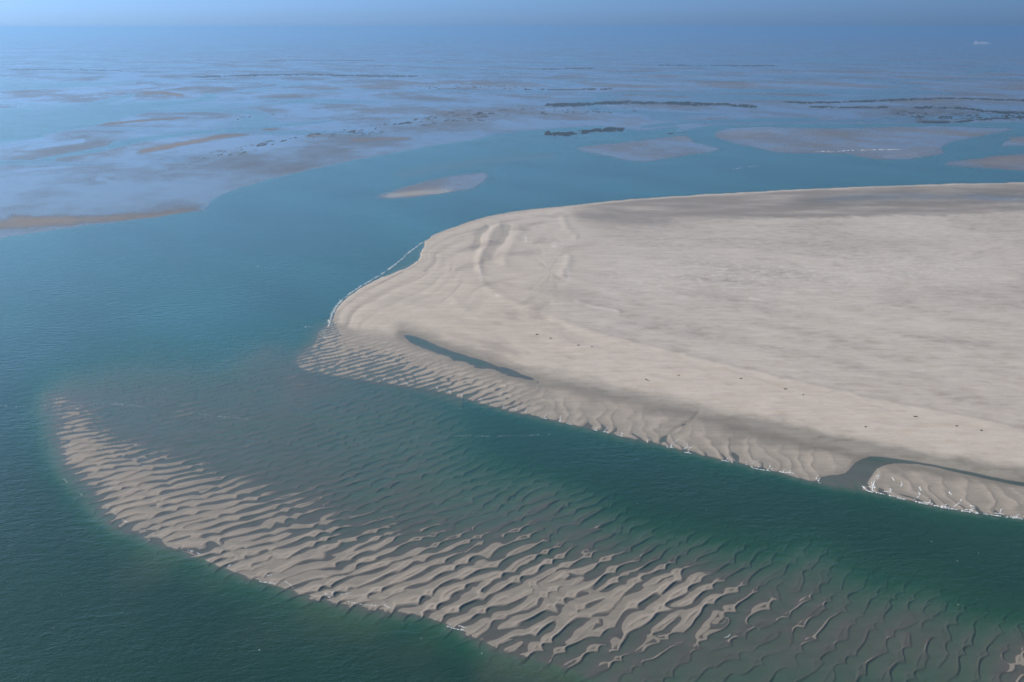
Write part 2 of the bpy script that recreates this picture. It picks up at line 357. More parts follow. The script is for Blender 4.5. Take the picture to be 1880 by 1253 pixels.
# open water inside the flats
for pts, dep in [([(-900, 196), (0, 199), (100, 196), (160, 190), (200, 180), (248, 172), (240, 180), (204, 190), (300, 186), (358, 182), (380, 171), (404, 178), (372, 188), (300, 197), (250, 212), (170, 232), (80, 248), (0, 262), (-900, 330)], 1.6),
                 ([(-900, 318), (0, 296), (60, 293), (120, 282), (195, 268), (207, 260), (260, 251), (350, 242), (470, 232), (600, 221), (600, 225), (470, 238), (360, 248), (260, 262), (180, 280), (100, 291), (0, 302), (-900, 340)], 1.3),
                 ([(-400, 150), (0, 150), (160, 150), (260, 153), (160, 160), (0, 168), (-400, 180)], 1.2),
                 ([(1180, 236), (1280, 226), (1420, 224), (1500, 220), (1480, 216), (1350, 219), (1200, 228)], 1.3),
                 ([(880, 255), (960, 240), (1100, 232), (1180, 240), (1240, 232), (1240, 242), (1150, 254), (1020, 258)], 1.5)]:
    d = sdf(pts, 12, 2); Z = np.where(d > -11, Z * (1 - sstep(-1.5, 2.0, d)) - dep * sstep(-1.5, 6, d), Z)

# ------------------------------------------------------------------ sediment colours (linear albedo) and properties
def col(*c): return np.array(c, float)
DRY = col(0.46, 0.39, 0.325); PALE = col(0.445, 0.388, 0.333); GREYS = col(0.36, 0.308, 0.266); MUD = col(0.16, 0.145, 0.145); TAN = col(0.24, 0.20, 0.178); WEED = col(0.030, 0.040, 0.036)
C = np.empty(U.shape + (3,), np.float32); C[:] = col(0.30, 0.258, 0.22)
def lay(mask, c, C=C):
    m = np.clip(mask, 0, 1)[..., None].astype(np.float32); C *= (1 - m); C += m * c.astype(np.float32)
inb = sstep(-2, 4, bank)
streak = fbm(X / 70 + 0.2 * Y / 70, Y / 26, 4, 110)
lay(inb, PALE)
along = fbm(tB * 34, dB / 9.0, 4, 170) ; wide = fbm(X / 75, Y / 60, 4, 171)
interior = sstep(1000, 1150, U + 0.4 * (V - 500))
dark_y = np.interp(U, [1000, 1150, 1350, 1500, 1700, 1880, 2900], [384, 395, 402, 401, 397, 389, 380])
ridge_y = np.interp(U, [880, 1050, 1150, 1300, 1450, 1600, 1750, 1900, 2900], [515, 602, 630, 667, 702, 737, 767, 797, 960])
ww = (V - dark_y) / (ridge_y - dark_y)                     # 0 at the far side of the flat top, 1 at the beach ridge
flow = fbm(X / 80 + 0.8 * wide, ww * 15, 5, 172); flow2 = fbm(X / 38, ww * 40, 4, 173); flow3 = fbm(X / 150, ww * 6, 3, 174)
lay(inb * interior * np.clip(0.55 + 0.9 * flow3, 0, 1) * 0.9, GREYS)
lay(inb * interior * sstep(0.02, 0.5, flow) * 0.8, GREYS * 0.84)
lay(inb * interior * sstep(0.02, 0.5, -flow) * 0.6, PALE * 1.08)
lay(inb * interior * sstep(0.12, 0.5, flow2) * 0.4, PALE * 1.15)
lay(inb * interior * (ww < 0.45) * sstep(0.0, 0.4, flow3 + 0.25 * (0.4 - ww)) * 0.5, GREYS * 0.85)
for pts, w, a_ in [([(1060, 430), (1180, 440), (1350, 446), (1500, 455), (1880, 440)], 16, .6), ([(960, 520), (1050, 545), (1200, 600), (1350, 640)], 14, .5), ([(1250, 600), (1330, 618), (1400, 632)], 9, .6),
                  ([(1420, 640), (1560, 655), (1640, 662), (1760, 664)], 7, .55), ([(1520, 672), (1650, 690), (1750, 712)], 6, .45), ([(885, 420), (872, 450), (868, 465)], 6, .5), ([(930, 412), (915, 445), (898, 480), (890, 520), (960, 530)], 9, .6),
                  ([(1040, 392), (1120, 404), (1240, 415)], 9, .7), ([(760, 500), (800, 480), (830, 465)], 10, .3), ([(750, 540), (800, 575), (860, 590)], 14, .35), ([(1150, 425), (1230, 433)], 6, .5), ([(1700, 560), (1900, 545)], 20, .3)]:
    lay(inb * stroke(pts, w, w * 3) * a_ * np.clip(0.75 + 1.2 * wide, 0, 1), GREYS * 0.82)
cream = sstep(-2.5, 2.5, V - ridge_y + 5 * RAG) * sstep(900, 1050, U)
lay(inb * cream * (1 - lowS), DRY * (1.0 + 0 * 1))
lay(inb * 0.55 * cream * (1 - lowS) * sstep(0.0, 0.5, along), GREYS)
lay(inb * 0.5 * np.exp(-((V - ridge_y + 5 * RAG + 3.5) / 3.0) ** 2) * sstep(1000, 1200, U), GREYS * 0.8)
lay(inb * 0.8 * (1 - sstep(900, 1050, U)) * np.clip(0.7 + along, 0, 1), DRY)
lay(inb * 0.5 * (1 - sstep(900, 1050, U)) * sstep(0.05, 0.45, wide), PALE * 0.9)
dark_y = np.interp(U, [1000, 1150, 1350, 1500, 1700, 1880, 2900], [384, 395, 402, 401, 397, 389, 380])
updark = sstep(3 + 30 * (1 - sstep(1100, 1450, U)), -3 - 8 * (1 - sstep(1100, 1450, U)), V - dark_y + 5 * RAG) * sstep(1020, 1120, U) * sstep(1.5, 5, bank)
updark = updark * np.clip(0.85 + 0.9 * fbm(X / 120, Y / 40, 4, 201), 0, 1)
lay(inb * updark * 0.9, GREYS * 0.74)
lay(lowS * inb * 0.8, col(0.37, 0.315, 0.268))
lay(inb * np.clip(wet_extra, 0, 1) * 0.55, col(0.215, 0.185, 0.15))
ridg = 1 - 2 * np.abs(fbm(X / 22 + 0.25 * Y / 22, Y / 13, 4, 190))
Z = Z + 0.06 * flow2 * inb * interior * (1 - lowS) + 0.07 * ridg * inb * interior * (1 - lowS) * (0.35 + sstep(-.1, .3, wide)) * (1 - updark)
swl = fbm(np.arctan2(V - 500, U - 1010) * 1.6 + 0.3 * wide, np.sqrt(np.clip(bank, 0, 300)) * 0.85, 4, 191)
Z = Z + 0.45 * swl * inb * (1 - lowS) * (1 - sstep(950, 1200, U)) * sstep(4, 25, bank)
lay(inb * (1 - lowS) * (1 - sstep(950, 1200, U)) * sstep(0.0, -0.35, swl) * 0.75, GREYS * 0.92)
lay(inb * (1 - lowS) * interior * sstep(0.25, 0.75, ridg) * 0.35 * (1 - updark), col(0.5, 0.45, 0.41))
Z = Z + 0.10 * along * inb * (1 - lowS) * cream + 0.05 * streak * inb * interior
Z = Z + 0.16 * sstep(-5, 2, V - ridge_y + 5 * RAG) * inb * (1 - lowS) * sstep(1000, 1150, U)
# pale blown streaks and salt crusts
pw = (0.6 * sstep(0.15, 0.4, fbm(X / 26, Y / 9, 3, 120)) + 0.9 * sstep(0.12, 0.3, fbm(X / 9, Y / 5, 3, 121))) * stroke([(1080, 520), (1250, 505), (1450, 510), (1650, 500), (1880, 500)], 34, 90)
lay(inb * pw * 0.75, col(0.52, 0.47, 0.44))
for pts, w in [([(1050, 552), (1085, 566), (1110, 570), (1142, 577)], 2.0), ([(1372, 549), (1388, 553), (1410, 553)], 2), ([(1652, 681), (1680, 684), (1700, 682)], 2.2), ([(879, 490), (882, 507), (886, 520)], 3),
               ([(900, 535), (918, 550)], 2), ([(962, 430), (965, 443), (960, 450)], 2.5), ([(1036, 445), (1020, 450), (1012, 455)], 6), ([(1040, 490), (1045, 510), (1040, 520)], 4)]:
    lay(inb * stroke(pts, w * .8, w * 3) * np.clip(0.6 + 1.6 * RAG, 0, 1) * 0.7, col(0.6, 0.54, 0.5))
gloss = np.zeros(U.shape, np.float32)         # film of standing water: 0 matte .. 1 mirror-wet
# flats
inf = sstep(-3, 4, far) * (bank < 0) * (Y > 1000)
lay(inf, MUD)
gn = fbm(X / 260 + 0.3 * Y / 300, Y / 420, 5, 130)
gloss = np.where(inf > 0, 0.84 + 0.8 * gn * (1 - 0.6 * sstep(5000, 9000, Y)), gloss)
for pts, w in [([(240, 283), (340, 264), (440, 246), (520, 236)], 6), ([(0, 402), (120, 405), (250, 398), (378, 384)], 10), ([(-500, 420), (0, 412), (150, 406)], 14), ([(260, 172), (300, 171), (340, 176)], 3.5),
               ([(180, 230), (260, 222), (350, 216)], 2.5), ([(560, 250), (640, 244)], 3), ([(640, 258), (760, 254)], 3)]:
    s = stroke(pts, w, w * 3, q=1.6); lay(s * (bank < 0) * 0.75 * np.clip(0.8 + RAG, 0, 1), TAN); gloss = gloss * (1 - s) ; Z = np.where(bank < 0, Z + 0.10 * s * (Z > -0.3), Z)
for pts, w in [([(0, 278), (80, 268), (170, 256)], 12), ([(0, 318), (100, 308), (200, 300), (330, 287)], 8), ([(170, 325), (215, 340), (245, 365)], 14), ([(0, 196), (90, 192), (150, 188)], 2.5),
               ([(20, 183), (160, 178), (330, 160), (420, 150)], 5), ([(520, 230), (650, 215), (760, 212)], 8), ([(60, 366), (130, 375), (200, 384), (250, 390)], 1.6), ([(70, 378), (130, 384)], 1.6), ([(220, 372), (300, 380)], 1.4),
               ([(470, 210), (600, 180), (760, 165), (900, 150)], 10)]:
    s = stroke(pts, w, w * 3, q=1.6) * np.clip(0.75 + 1.3 * RAG, 0, 1); gloss = np.maximum(gloss, 1.3 * s)
for d, tn in [(dI, 0.9), (dD, 0.25), (dR1, 0.45), (dR2, 0.7), (dR3, 0.5)]:
    m = sstep(-2, 2, d) * (bank < 0); lay(m, MUD * 1.15); lay(m * tn * sstep(-0.3, 0.4, fbm(X / 120, Y / 200, 3, 140) + 0.1), TAN)
    gloss = np.where(d > 0, 0.55 + 0.9 * gn + 0.4 * (1 - tn), gloss)
lay(stroke([(700, 362), (760, 356), (840, 351)], 8, 24, q=1.6) * (dI > -2) * 0.95, DRY)
lay(stroke([(1330, 246), (1400, 240), (1440, 242)], 8, 24, q=1.6), TAN); lay(stroke([(1620, 288), (1690, 284)], 5, 15, q=1.6), TAN * 1.1)
lay(stroke([(1230, 252), (1262, 256), (1280, 264)], 4, 12, q=1.6), TAN)
# rough weed and mussel cover
weed = np.zeros(U.shape)
spk = fbm(X / 22, Y / 60, 3, 150, 0.7) + 0.5 * fbm(X / 60, Y / 160, 2, 155)
for pts, w, k in [([(352, 298), (450, 275), (560, 252), (680, 238), (800, 222), (950, 213)], 11, 0.35), ([(620, 246), (700, 236), (780, 219), (900, 208), (1000, 205)], 5, 0.7),
                  ([(760, 215), (900, 207), (1050, 205), (1200, 205)], 9, 0.3), ([(740, 165), (900, 160), (1020, 168)], 6, 0.3), ([(390, 230), (460, 216), (540, 210)], 4, 0.3),
                  ([(1620, 205), (1750, 215), (1900, 212), (2300, 210)], 14, 0.8)]:
    s = stroke(pts, w, w * 3, q=1.6); weed = np.maximum(weed, s * sstep(0.32 - 0.4 * k, 0.5 - 0.4 * k, spk + 0.0))
for pts, w, k in [([(990, 244), (1030, 247), (1060, 243), (1110, 239), (1157, 237)], 6.5, 1.0), ([(975, 194), (1050, 192), (1150, 189), (1230, 190), (1320, 192), (1412, 198)], 4.6, 1), ([(1225, 246), (1262, 242)], 1.8, 1),
                  ([(1420, 187), (1500, 189), (1600, 186), (1750, 181), (1900, 185), (2400, 186)], 2.4, 1), ([(1480, 196), (1560, 198), (1640, 197)], 2.6, .9), ([(1660, 198), (1760, 199), (1880, 208), (2300, 215)], 3.6, 1),
                  ([(1670, 225), (1760, 224), (1880, 216), (2300, 214)], 3.0, 1), ([(330, 143), (440, 139), (560, 137), (680, 140), (800, 140)], 2.2, .9), ([(990, 127), (1095, 126)], 1.5, .9), ([(1190, 120), (1440, 121)], 1.2, .9),
                  ([(950, 165), (1150, 164)], 1.0, .9), ([(0, 129), (110, 128), (250, 131)], 1.6, .6), ([(470, 112), (700, 111)], 1, .5), ([(1240, 150), (1380, 151)], 1, .5)]:
    s = stroke(pts, w, w * 3, q=1.6); s2 = sstep(0.30, 0.55, s * (1.05 + 2.0 * spk)) * k; weed = np.maximum(weed, s2)
weed *= (bank < 0)
Z = np.where(weed > 0.2, np.maximum(Z, 0.02) + 0.12 * weed, Z)
lay(weed, WEED); gloss = gloss * (1 - weed)
gloss = np.maximum(gloss, 0.75 * stroke([(1480, 368), (1600, 362), (1750, 362), (1900, 368), (2200, 372)], 8, 24) * (bank > 3) * np.clip(.8 + RAG, 0, 1))
gloss = np.clip(gloss, 0, 1)

_m = sstep(8, 22, bank) * sstep(6, 20, dB) * (~low) * (pool < -9) * sstep(0.04, 0.01, pond); Z = Z + _m * np.maximum(0, 0.17 + 0.02 * RAG - Z) * (gloss < 0.1)
# ------------------------------------------------------------------ meshes
def grid_mesh(name, z, face_mask=None, attrs=None, step=1, mat=None):
    sel = np.zeros(U.shape, bool)
    if face_mask is None: face_mask = np.ones((NV - 1, NU - 1), bool)
    fi, fj = np.nonzero(face_mask)
    idx = np.arange(NU * NV, dtype=np.int64).reshape(NV, NU)
    # v grows towards the camera: order the corners so that the normals point up
    quads = np.stack([idx[fi + 1, fj], idx[fi + 1, fj + 1], idx[fi, fj + 1], idx[fi, fj]], 1)
    used = np.zeros(NU * NV, bool); used[quads.ravel()] = True
    remap = np.cumsum(used) - 1
    quads = remap[quads].astype(np.int32)
    co = np.stack([X.ravel(), Y.ravel(), z.ravel()], 1)[used].astype(np.float32)
    me = bpy.data.meshes.new(name)
    me.vertices.add(len(co)); me.vertices.foreach_set("co", co.ravel())
    me.loops.add(quads.size); me.loops.foreach_set("vertex_index", quads.ravel())
    me.polygons.add(len(quads)); me.polygons.foreach_set("loop_start", np.arange(0, quads.size, 4, dtype=np.int32))
    me.polygons.foreach_set("use_smooth", np.ones(len(quads), bool))
    me.update(calc_edges=True)
    for an, arr in (attrs or {}).items():
        if arr.ndim == 3:
            a = me.attributes.new(an, 'FLOAT_COLOR', 'POINT')
            rgba = np.ones((int(used.sum()), 4), np.float32); rgba[:, :3] = arr.reshape(-1, 3)[used]
            a.data.foreach_set("color", rgba.ravel())
        else:
            a = me.attributes.new(an, 'FLOAT', 'POINT'); a.data.foreach_set("value", arr.ravel()[used].astype(np.float32))
    o = bpy.data.objects.new(name, me); sc.collection.objects.link(o)
    if mat: me.materials.append(mat)
    return o

# ------------------------------------------------------------------ materials
class NT:
    def __init__(s, name):
        s.m = bpy.data.materials.new(name); s.m.use_nodes = True; s.n = s.m.node_tree.nodes; s.l = s.m.node_tree.links; s.n.clear()
        s.out = s.n.new("ShaderNodeOutputMaterial")
    def __call__(s, typ, ins=None, **props):
        nd = s.n.new(typ)
        for k, v in props.items(): setattr(nd, k, v)
        for k, v in (ins or {}).items():
            if isinstance(v, bpy.types.NodeSocket): s.l.new(v, nd.inputs[k])
            else: nd.inputs[k].default_value = v
        return nd
    def math(s, op, a, b=0.0, c=0.0, clamp=False):
        return s("ShaderNodeMath", {0: a, 1: b, 2: c}, operation=op, use_clamp=clamp).outputs[0]
    def attr(s, name, out='Fac'): return s("ShaderNodeAttribute", attribute_name=name).outputs[out]
    def noise(s, scale, detail=4, rough=0.55, vec=None, dist=0.0):
        ins = {'Scale': scale, 'Detail': detail, 'Roughness': rough, 'Distortion': dist}
        if vec is not None: ins['Vector'] = vec
        return s("ShaderNodeTexNoise", ins).outputs['Fac']
    def coord(s, scale=(1, 1, 1), rot=0.0):
        tc = s("ShaderNodeNewGeometry").outputs['Position']
        return s("ShaderNodeMapping", {'Vector': tc, 'Scale': scale, 'Rotation': (0, 0, rot)}).outputs[0]
    def range(s, v, a, b, c=0.0, d=1.0, smooth=True):
        return s("ShaderNodeMapRange", {'Value': v, 'From Min': a, 'From Max': b, 'To Min': c, 'To Max': d}, interpolation_type='SMOOTHSTEP' if smooth else 'LINEAR', clamp=True).outputs[0]
    def mixc(s, f, a, b, blend='MIX'):
        return s("ShaderNodeMix", {0: f, 6: a, 7: b}, data_type='RGBA', blend_type=blend).outputs[2]
    def mixf(s, f, a, b):
        return s("ShaderNodeMix", {0: f, 2: a, 3: b}, data_type='FLOAT').outputs[0]

def sand_material():
    t = NT("sediment")
    base = t.attr("sediment", 'Color'); gl = t.attr("film"); wx_ = t.attr("damp")
    pos = t("ShaderNodeSeparateXYZ", {0: t("ShaderNodeNewGeometry").outputs['Position']}).outputs[2]
    big = t.noise(0.05, 5, 0.6, t.coord((1, 1.6, 1), 0.35)); fine = t.noise(0.5, 5, 0.62, t.coord((1, 2.2, 1), 0.5)); strk = t.noise(0.09, 5, 0.6, t.coord((0.35, 2.2, 1), 0.15), 0.6)
    zz = t.math('ADD', pos, t.math('MULTIPLY', t.math('SUBTRACT', fine, 0.5), 0.12))
    wet = t.math('ADD', t.range(zz, 0.36, 0.02), wx_, clamp=True)
    var = t.math('ADD', t.math('MULTIPLY', t.math('SUBTRACT', big, 0.5), 0.30), t.math('ADD', t.math('MULTIPLY', t.math('SUBTRACT', strk, 0.5), 0.42), t.math('MULTIPLY', t.math('SUBTRACT', fine, 0.5), 0.34)))
    var = t.math('ADD', var, 1.0)
    c = t.mixc(1.0, base, t("ShaderNodeCombineColor", {0: var, 1: var, 2: var}).outputs[0], 'MULTIPLY')
    c = t.mixc(t.math('MULTIPLY', wet, 0.9), c, t.mixc(1.0, c, (0.66, 0.67, 0.64, 1), 'MULTIPLY'))
    glv = t.math('ADD', gl, t.math('MULTIPLY', t.math('SUBTRACT', t.noise(0.02, 6, 0.65, t.coord((1, .7, 1), 0.3)), 0.5), 0.8), clamp=True)
    glv = t.math('MULTIPLY', glv, t.range(gl, 0.02, 0.2))
    rough = t.mixf(t.math('MULTIPLY', wet, 0.7), 0.92, 0.45)
    rough = t.mixf(glv, rough, 0.13)
    spec = t.mixf(glv, t.mixf(wet, 0.08, 0.35), 0.55)
    h = t.math('ADD', t.math('MULTIPLY', fine, 0.25), t.math('MULTIPLY', t.noise(1.6, 3, 0.6), 0.05))
    bump = t("ShaderNodeBump", {'Strength': t.mixf(gl, 0.35, 0.03), 'Distance': 1.0, 'Height': h})
    p = t("ShaderNodeBsdfPrincipled", {'Base Color': c, 'Roughness': rough, 'Specular IOR Level': spec, 'Normal': bump.outputs[0]})
    t.l.new(p.outputs[0], t.out.inputs[0]); return t.m

def water_material():
    t = NT("sea_water")
    T = t.attr("clarity", 'Color'); S = t.attr("scatter", 'Color'); calm = t.attr("calm")
    w1 = t.noise(0.42, 3, 0.6, t.coord((1, 1.5, 1), 0.55), 0.3); w2 = t.noise(0.12, 3, 0.55, t.coord((1, 1.8, 1), -0.35), 0.4); w3 = t.noise(0.012, 4, 0.6, t.coord((1, 1.0, 1), 0.2))
    gust = t.range(w3, 0.35, 0.7, 0.55, 1.25)
    h = t.math('ADD', t.math('MULTIPLY', w1, 0.42), t.math('MULTIPLY', w2, 0.75))
    st = t.math('MULTIPLY', gust, t.math('SUBTRACT', 1.0, t.math('MULTIPLY', calm, 0.92)))
    bump = t("ShaderNodeBump", {'Strength': t.math('MULTIPLY', st, 0.8), 'Distance': 1.0, 'Height': h})
    rough = t.mixf(calm, 0.22, 0.05)
    tr = t("ShaderNodeBsdfTransparent", {'Color': T})
    di = t("ShaderNodeBsdfDiffuse", {'Color': S, 'Normal': bump.outputs[0]})
    body = t("ShaderNodeAddShader", {0: tr.outputs[0], 1: di.outputs[0]})
    gls = t("ShaderNodeBsdfGlossy", {'Color': (1, 1, 1, 1), 'Roughness': rough, 'Normal': bump.outputs[0]})
    fr = t("ShaderNodeFresnel", {'IOR': 1.333, 'Normal': bump.outputs[0]})
    ff = t.math('MINIMUM', t.math('MULTIPLY', fr.outputs[0], 0.9), 0.62)
    mx = t("ShaderNodeMixShader", {0: ff, 1: body.outputs[0], 2: gls.outputs[0]})
    t.l.new(mx.outputs[0], t.out.inputs[0]); return t.m

M_SAND = sand_material(); M_WATER = water_material()

# ------------------------------------------------------------------ ground objects
zc = lambda a: a[:-1, :-1]
fm_bank = (zc(bank) > -4)
fm_shoal = (zc(shoal) > -30) & ~fm_bank & (zc(Z) > -1.9) & (zc(V) > 560)
fm_far = ((zc(far) > -3) | (zc(dI) > -4) | (zc(dD) > -4) | (zc(dR1) > -4) | (zc(dR2) > -4) | (zc(dR3) > -4)) & ~fm_bank & ~fm_shoal
fm_bed = ~(fm_bank | fm_shoal | fm_far)
damp = np.clip(wet_extra + 0.55 * updark, 0, 1) * (bank > 0) + 0.08 * lowS * (bank > 0) + (0.10 + 0.75 * moist) * sstep(-10, 10, shoal) * (bank < 0) + 0.5 * moist * lowS * (1 - lobe_zone) * (bank > 0) * sstep(1, .6, gap)
A = {"sediment": C, "film": gloss, "damp": damp}
def struct(o, label):
    o['kind'] = 'structure'; o['label'] = label; return o
struct(grid_mesh("sandbank", Z, fm_bank, A, mat=M_SAND), "broad pale sandbank with a rounded tip reaching in from the right")
struct(grid_mesh("rippled_shoal", Z, fm_shoal, A, mat=M_SAND), "rippled sand shoal of scalloped sand waves lying half under green water")
struct(grid_mesh("tidal_flats", Z, fm_far, A, mat=M_SAND), "wet grey mudflats cut by creeks reaching to the hazy horizon")
struct(grid_mesh("seabed", Z, fm_bed, A, mat=M_SAND), "sandy bed under the deeper channels")

depth = np.clip(-Z, 0, 6)
k = np.array([1.45, 0.58, 0.92], np.float32)
clear = 1 - 0.42 * sstep(-70, 10, shoal) * sstep(1.8, 0.6, depth)        # clearer water over the shoal
Tr = np.exp(-(depth * clear)[..., None] * k).astype(np.float32)
deepc = col(0.012, 0.040, 0.030)
Wc = np.empty(U.shape + (3,), np.float32); Wc[:] = deepc
def layw(mask, c):
    global Wc
    m = np.clip(mask, 0, 1)[..., None].astype(np.float32); Wc = Wc * (1 - m) + m * c.astype(np.float32)
layw(sstep(450, 900, Y), col(0.023, 0.102, 0.118))
layw(sstep(1.3, 0.2, depth) * 0.75 * (Y < 1000), col(0.070, 0.100, 0.080))
Wc = Wc * (1 + 0.45 * fbm(X / 170 + Y / 300, Y / 330, 4, 200))[..., None]
layw(sstep(900, 1050, V) * sstep(-3.5, -1.5, Z) * 0.5, col(0.022, 0.060, 0.042))
silt = fbm(X / 40, Y / 60, 4, 160)
layw(0.95 * sstep(-0.3, 0.4, silt) * np.exp(-np.clip(dSW, 0, 200) / 60) * (outSW) * (U > 200), col(0.050, 0.068, 0.042))
layw(0.6 * stroke([(850, 1180), (1000, 1215), (1250, 1200), (1500, 1180), (1900, 1230), (2300, 1250)], 60, 170), col(0.085, 0.085, 0.066))
Sc = (Wc * (1 - np.exp(-1.45 * depth * clear))[..., None]).astype(np.float32)
calm = np.maximum(np.clip(sstep(-3, 1, lagd), 0, 1), sstep(0.05, 0.3, pond))
calm = np.maximum(calm, sstep(-4, 1, pool))
calm = np.maximum(calm, 0.7 * sstep(0.7, 0.1, depth) * sstep(1400, 900, Y))
wface = (zc(Z) < 0.25) | (Z[1:, 1:] < 0.25)
wo_ = grid_mesh("water", np.zeros(U.shape), wface, {"clarity": Tr, "scatter": Sc, "calm": calm}, mat=M_WATER)
struct(wo_, "teal and green tidal water filling the channels round the sandbanks")

# ------------------------------------------------------------------ haze
bm = bmesh.new(); bmesh.ops.create_cube(bm, size=1.0)
me = bpy.data.meshes.new("haze"); 
for v in bm.verts:
    v.co.x *= 240000; v.co.y = v.co.y * 124000 + 60000; v.co.z = -5.2 if v.co.z < 0 else 262.0
bm.to_mesh(me); bm.free()
hz = bpy.data.objects.new("haze", me); sc.collection.objects.link(hz); hz['kind'] = 'stuff'; hz['label'] = 'blue summer haze over the far flats'
t = NT("haze_air")
pv = t("ShaderNodeVolumePrincipled", {'Color': (*HAZE_COLOR, 1), 'Density': HAZE_DENSITY, 'Anisotropy': 0.55})
t.l.new(pv.outputs[0], t.out.inputs['Volume']); me.materials.append(t.m)

# ------------------------------------------------------------------ foam: small domes of froth scattered along breaking edges
def simple_mat(name, c, rough=0.8, nscale=0.0):
    t = NT(name); cc = c
    if nscale:
        n = t.noise(nscale, 4, 0.6, t("ShaderNodeTexCoord").outputs['Object'])
        cc = t.mixc(n, tuple(x * 0.75 for x in c[:3]) + (1,), tuple(min(1, x * 1.2) for x in c[:3]) + (1,))
    p = t("ShaderNodeBsdfPrincipled", {'Base Color': cc if nscale else (*c[:3], 1), 'Roughness': rough, 'Specular IOR Level': 0.3})
    t.l.new(p.outputs[0], t.out.inputs[0]); return t.m
M_FOAM = simple_mat("froth", (0.66, 0.67, 0.66), 0.9, 2.0)
def blobs(name, items, label):
    """items: (x, y, z, half length, half width, heading, height)"""
    co = []; fc = []; r = np.random.RandomState(len(items) + 3)
    for (x, y, z, a, b, hd, h) in items:
        n = 7; b0 = len(co); ch, sh_ = math.cos(hd), math.sin(hd)
        for ring, (sc_, hz_) in enumerate(((1.0, 0.0), (0.6, 0.75))):
            for i in range(n):
                an = 2 * math.pi * i / n; q_ = sc_ * (0.7 + 0.5 * r.rand())
                lx, ly = a * q_ * math.cos(an), b * q_ * math.sin(an)
                co.append((x + lx * ch - ly * sh_, y + lx * sh_ + ly * ch, z + h * hz_ - (0.05 if ring == 0 else 0)))
        co.append((x, y, z + h))
        for i in range(n):
            k_ = (i + 1) % n
            fc.append((b0 + i, b0 + k_, b0 + n + k_, b0 + n + i)); fc.append((b0 + n + i, b0 + n + k_, b0 + 2 * n))
    me = bpy.data.meshes.new(name); me.from_pydata(co, [], fc); me.update()
    me.polygons.foreach_set("use_smooth", [True] * len(me.polygons))
    o = bpy.data.objects.new(name, me); sc.collection.objects.link(o); me.materials.append(M_FOAM)
    o['kind'] = 'stuff'; o['label'] = label; return o
# height of the bed at a survey point, so that froth and drift lie on the sand or on the water
def bed(u, v):
    j = int(np.clip(np.searchsorted(us, u), 1, NU - 1)); i = int(np.clip(np.searchsorted(vs, v), 1, NV - 1)); return float(Z[i, j])
def froth_along(pts, per_px, spread, size, out, closed=False, gaps=0.35, seed=0):
    r = np.random.RandomState(seed); P = catmull(pts, False, 10)
    seg = np.hypot(*(P[1:] - P[:-1]).T); L = np.concatenate([[0], np.cumsum(seg)])
    n = int(L[-1] * per_px); ph_ = r.rand() * 10
    for _ in range(n):
        s_ = r.rand() * L[-1]
        if math.sin(s_ / 7.0 + ph_) + 0.7 * math.sin(s_ / 3.1 + 2 * ph_) + 0.5 * math.sin(s_ / 17.0) < -1.2 + 2.2 * gaps: continue
        i = min(np.searchsorted(L, s_) , len(P) - 1); i = max(i, 1); f = (s_ - L[i - 1]) / (seg[i - 1] + 1e-9)
        u, v = P[i - 1] * (1 - f) + P[i] * f; u += r.randn() * spread; v += r.randn() * spread * 0.6
        x, y = ground(u, v); x2, y2 = ground(*(P[i])); x1, y1 = ground(*(P[i - 1]))
        sz = size * (0.5 + r.rand() ** 2); out.append((float(x), float(y), max(bed(u, v), 0.0) + 0.03, sz * 1.35, sz * 0.7, math.atan2(float(y2 - y1), float(x2 - x1)), sz * 0.22))
it = []
froth_along([(778, 444), (752, 463), (727, 485), (700, 504)], 4.0, 0.9, 0.6, it, gaps=-.2, seed=1)
froth_along([(830, 418), (800, 430), (778, 444)], 2.0, 0.5, 0.5, it, gaps=.1, seed=2)
froth_along([(700, 504), (660, 528), (632, 548), (616, 566), (607, 585), (603, 600)], 3.5, 1.1, 0.55, it, gaps=0, seed=3)
froth_along([(640, 543), (618, 562), (606, 582), (602, 592)], 3.0, 2.2, 0.5, it, gaps=.2, seed=4)
froth_along([(612, 590), (598, 598), (590, 612), (600, 622)], 1.2, 3.0, 0.4, it, gaps=.3, seed=5)
froth_along([(555, 601), (572, 599)], 1.4, 1.5, 0.4, it, gaps=.2, seed=6)
froth_along([(900, 400), (1000, 384), (1100, 372)], 1.2, 0.5, 0.5, it, gaps=.5, seed=7)
blobs("surf_foam", it, "thin line of white surf lapping the rounded tip of the sandbank")
it = []; r_ = np.random.RandomState(12)
EDGE = catmull([(700, 699), (800, 714), (880, 735), (940, 752), (1000, 768), (1060, 782), (1130, 799), (1200, 815), (1270, 833), (1350, 851), (1420, 866), (1460, 868)], False, 12)
EDGE2 = catmull([(1600, 895), (1680, 918), (1760, 934), (1890, 952)], False, 12)
